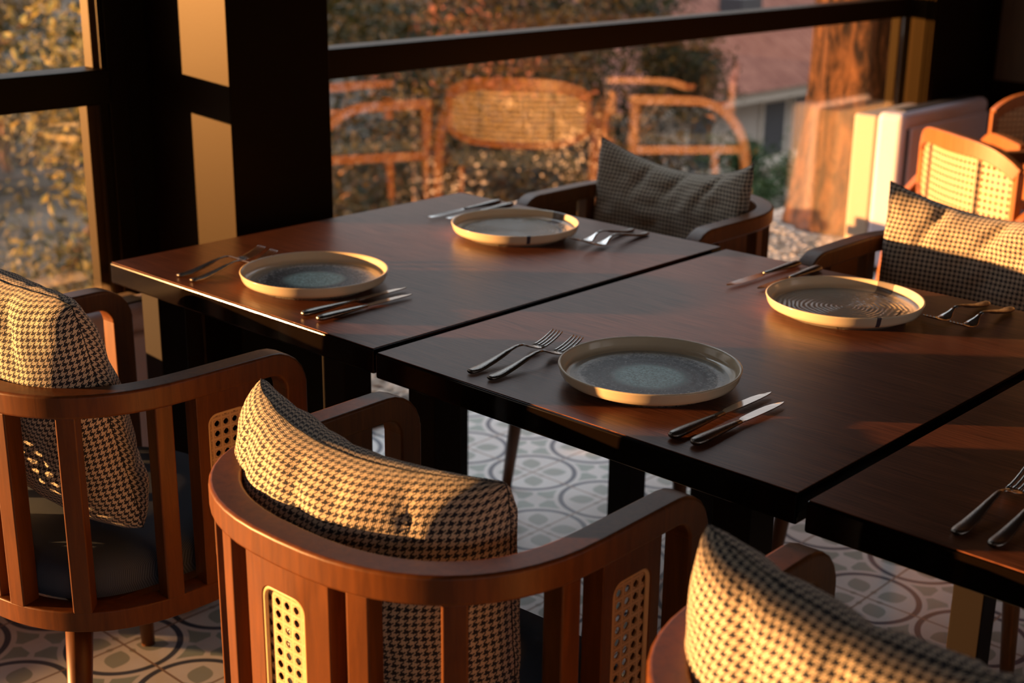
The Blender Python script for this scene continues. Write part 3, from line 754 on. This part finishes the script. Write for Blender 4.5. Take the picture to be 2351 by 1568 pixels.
tag(obj('ground_outside', bm, M['earth'], smooth=True), None, None, kind='structure')
bm = bmesh.new(); box(bm, -1.35, -.52, -6, 9, -.30, -.055); box(bm, -1.35, -1.25, -6, 9, ZG, -.30)
tag(obj('terrace_slab', bm, M['gravel']), None, None, kind='structure')
bm = bmesh.new(); box(bm, -4.2, -.52, -8, .30, 2.62, 2.74); tag(obj('sky_blocker', bm, M['darkwall']), None, None, kind='structure')  # unseen slab added to keep high sky light off the near floor
# gravel stones on the terrace
tb = bmesh.new(); bmesh.ops.create_icosphere(tb, subdivisions=1, radius=1); TV = [v.co.copy() for v in tb.verts]; TF = [[v.index for v in f.verts] for f in tb.faces]; tb.free()
rnd = random.Random(5); gvs, gfs = [], []
for k in range(6500):
    x, y = rnd.uniform(-1.25, -.54), rnd.uniform(.7, 6.2); s_ = rnd.uniform(.007, .020)
    if (x+.93)**2+(y-4.5)**2 < .34**2: continue
    a = rnd.uniform(0, 3); c, s2 = math.cos(a), math.sin(a); n0 = len(gvs)
    gvs += [(x+s_*(1.3*v.x*c-.9*v.y*s2), y+s_*(1.3*v.x*s2+.9*v.y*c), -.053+s_*.3+v.z*s_*.6) for v in TV]; gfs += [[n0+i for i in f] for f in TF]
gme = bpy.data.meshes.new('gravel'); gme.from_pydata(gvs, [], gfs)
M['stone'] = leafmat('gravel stones', [(.10, .09, .075), (.28, .25, .21), (.42, .36, .30), (.20, .16, .125)], 0)
gme.polygons.foreach_set('use_smooth', [True]*len(gfs)); go = bpy.data.objects.new('gravel', gme); C.objects.link(go); gme.materials.append(M['stone'])
tag(go, 'grey and tan gravel spread on the strip outside the glass', 'gravel', kind='stuff')
# timber edging seen under the table
r = thing('slatted_fence', 'low grey slatted fence beyond the gravel, seen under the tables', 'fence', (-1.30, 1.6, -.055))
bm = bmesh.new()
for k in range(40): box(bm, -.012, .012, -1.2+k*.06, -1.2+k*.06+.045, 0, .34)
obj('slats', bm, M['fence'], r)
bm = bmesh.new(); box(bm, -.03, -.012, -1.2, 1.2, .26, .30); obj('rail', bm, M['fence'], r)

def blob_trunk(bm, pts, rad, k=14, seed=0, am=.0):
    rings = []
    for i, p in enumerate(pts):
        ring = []
        for j in range(k):
            a = 2*math.pi*j/k; q = 1+am*noise.noise(Vector((math.cos(a)*2.2+seed, math.sin(a)*2.2, p.z*.35)))
            ring.append(bm.verts.new(p+Vector((math.cos(a)*rad[i]*q, math.sin(a)*rad[i]*q, 0))))
        rings.append(ring)
    for a, b in zip(rings, rings[1:]):
        for j in range(k): bm.faces.new((a[j], a[(j+1) % k], b[(j+1) % k], b[j]))
# the big trunk right outside
r = thing('pine_tree', 'thick tree trunk with furrowed bark, sunlit, just outside the glass', 'tree', (-.93, 4.50, -.06))
bm = bmesh.new(); zs = [-.2+.12*i for i in range(34)]
blob_trunk(bm, [Vector((.03*math.sin(z*2), .02*math.cos(z*1.7), z)) for z in zs], [.240+.06*math.exp(-max(z, 0)*3)-.004*z for z in zs], 48, 3, .22)
obj('trunk', bm, M['bark'], r, smooth=True)
bm = bmesh.new(); tube(bm, (0, 0, 2.9), (-.9, .5, 4.2), .10, .05); tube(bm, (0, 0, 3.2), (.2, 1.0, 4.6), .09, .04); obj('branch', bm, M['bark'], r, smooth=True)

def crown(rx, rz, n, leaf, seed, clumps=26):
    rnd = random.Random(seed); vs, fs, cl = [], [], []
    for k in range(clumps):
        while True:
            v = Vector((rnd.uniform(-1, 1), rnd.uniform(-1, 1), rnd.uniform(-1, 1)))
            if v.length < 1: break
        cl.append((Vector((v.x*rx, v.y*rx, v.z*rz)), rnd.uniform(.22, .42)*min(rx, rz)))
    for k in range(n):
        c, s = cl[rnd.randrange(len(cl))]; p = c+Vector((rnd.gauss(0, .5), rnd.gauss(0, .5), rnd.gauss(0, .42)))*s
        a = Vector((rnd.gauss(0, 1), rnd.gauss(0, 1), rnd.gauss(0, 1))).normalized(); b = a.orthogonal().normalized(); L = leaf*rnd.uniform(.6, 1.3); W = L*.42
        mid = a.cross(b)*(L*.08)
        n0 = len(vs); vs += [p-a*L/2, p+b*W/2+mid, p+a*L/2, p-b*W/2+mid]; fs.append((n0, n0+1, n0+2, n0+3))
    me = bpy.data.meshes.new('foliage'); me.from_pydata(vs, [], fs); return me
def leafobj(name, me, m, parent=None, loc=(0, 0, 0)):
    o = bpy.data.objects.new(name, me); C.objects.link(o); me.materials.append(m); o.parent = parent; o.location = loc; return o
def tree(label, x, y, z, rx, rz, n, leaf, m, seed, tr=.12, zb=ZG, group='trees outside the windows'):
    r = thing('garden_tree', label, 'tree', (x, y, zb), 0, group); rnd = random.Random(seed+100)
    o = leafobj('foliage', crown(rx, rz, n, leaf, seed), M[m], r, (0, 0, z-zb)) 
    bm = bmesh.new(); h = z-zb
    pts = [Vector((noise.noise(Vector((i*.4, seed, 0)))*.35, noise.noise(Vector((i*.4, seed, 5)))*.35, h*.9*i/9)) for i in range(10)]
    blob_trunk(bm, pts, [tr*(1-.07*i) for i in range(10)], 10)
    for k in range(9):
        a = rnd.uniform(0, 6.28); b = pts[3+k % 6]; e = b+Vector((math.cos(a)*rx*.8, math.sin(a)*rx*.8, rnd.uniform(.3, 1.0)*rz)); tube(bm, b, e, tr*.4, tr*.1, 7)
    obj('trunk', bm, M['branch'], r, smooth=True)
    return r
TREES = [
 ('golden olive-leaved tree filling the left window', -6.4, 3.0, -.9, 1.7, 2.1, 15000, .075, 'leafB', 1),
 ('pale bushy tree low in the left window', -8.6, 2.2, -3.4, 1.6, 1.7, 9000, .085, 'leafB', 2),
 ('yellowing tree just right of the black column', -6.2, 6.6, -1.3, 1.6, 2.3, 14000, .075, 'leafA', 3),
 ('orange-tinged tree in the middle of the big window', -6.9, 9.0, -1.3, 1.45, 2.1, 15000, .075, 'leafA', 4),
 ('green and amber tree behind the reflected chair', -4.7, 6.9, -1.7, 1.0, 1.6, 11000, .070, 'leafA', 5),
 ('darker tree reaching in front of the red-roofed house', -8.5, 12.1, -.35, 1.25, 1.1, 10000, .09, 'leafC', 6),
 ('dark tree far behind the left window, cut by the picture edge', -19, 4.6, -1.9, 3.8, 3.2, 13000, .18, 'leafC', 7),
 ('dark tree in the distance right of the black column', -16, 13.4, -1.7, 3.6, 3.0, 12000, .18, 'leafC', 8),
 ('distant dark tree left of the red-roofed house', -27, 27.0, -1.2, 4.2, 3.4, 12000, .18, 'leafC', 9),
 ('farthest tree, glimpsed through gaps in the left window', -30, 15, -1.6, 6, 4, 9000, .25, 'leafC', 10),
]
for t in TREES: tree(*t)
# house with red roof
r = thing('house', 'pale house with a red tiled roof and dark shuttered windows, down the slope', 'house', (-14, 24, ZG))
def hp(n, m, *b, parent=r, bevel=0):
    bm = bmesh.new()
    for q in b: box(bm, q[0]+14, q[1]+14, q[2]-24, q[3]-24, q[4]-ZG, q[5]-ZG)
    return obj(n, bm, M[m], parent, bevel=bevel)
hp('wall', 'render', (-20, -14, 19.0, 34, ZG, -2.35))
hp('eave', 'trimw', (-14, -13.5, 18.6, 34.4, -2.55, -2.30))
hp('ledge', 'trimw', (-14, -13.8, 19.0, 34, -4.10, -3.95))
bm = bmesh.new()
v = [bm.verts.new(q) for q in ((.65, -5.6, -2.30-ZG), (.65, 10.6, -2.30-ZG), (-3.2, 10.6, .15-ZG), (-3.2, -5.6, .15-ZG), (-7, -5.6, -2.3-ZG), (-7, 10.6, -2.3-ZG))]
for f in ((0, 1, 2, 3), (3, 2, 5, 4), (0, 3, 4), (1, 5, 2), (0, 4, 5, 1)): bm.faces.new([v[i] for i in f])
obj('roof', bm, M['roof'], r)
hp('chimney', 'shutter', (-15.6, -15.0, 24.6, 25.4, -1.6, -.6))
for y in (21.4, 24.15, 25.35, 28.2):
    wn = hp('window', 'trimw', (-14, -13.95, y-.12, y+.92, -3.95, -2.62)); hp('shutter', 'shutter', (-13.95, -13.93, y, y+.8, -3.88, -2.72), parent=wn)
hb = crown(1.0, .75, 9000, .07, 55, 40); 
hb2 = leafobj('hedge', hb, M['leafH']); hb2.location = (-9.2, 17.2, -2.95); hb2.scale = (1.2, 1.9, 1.5); tag(hb2, 'dark green clipped hedge in front of the pale house', 'hedge')
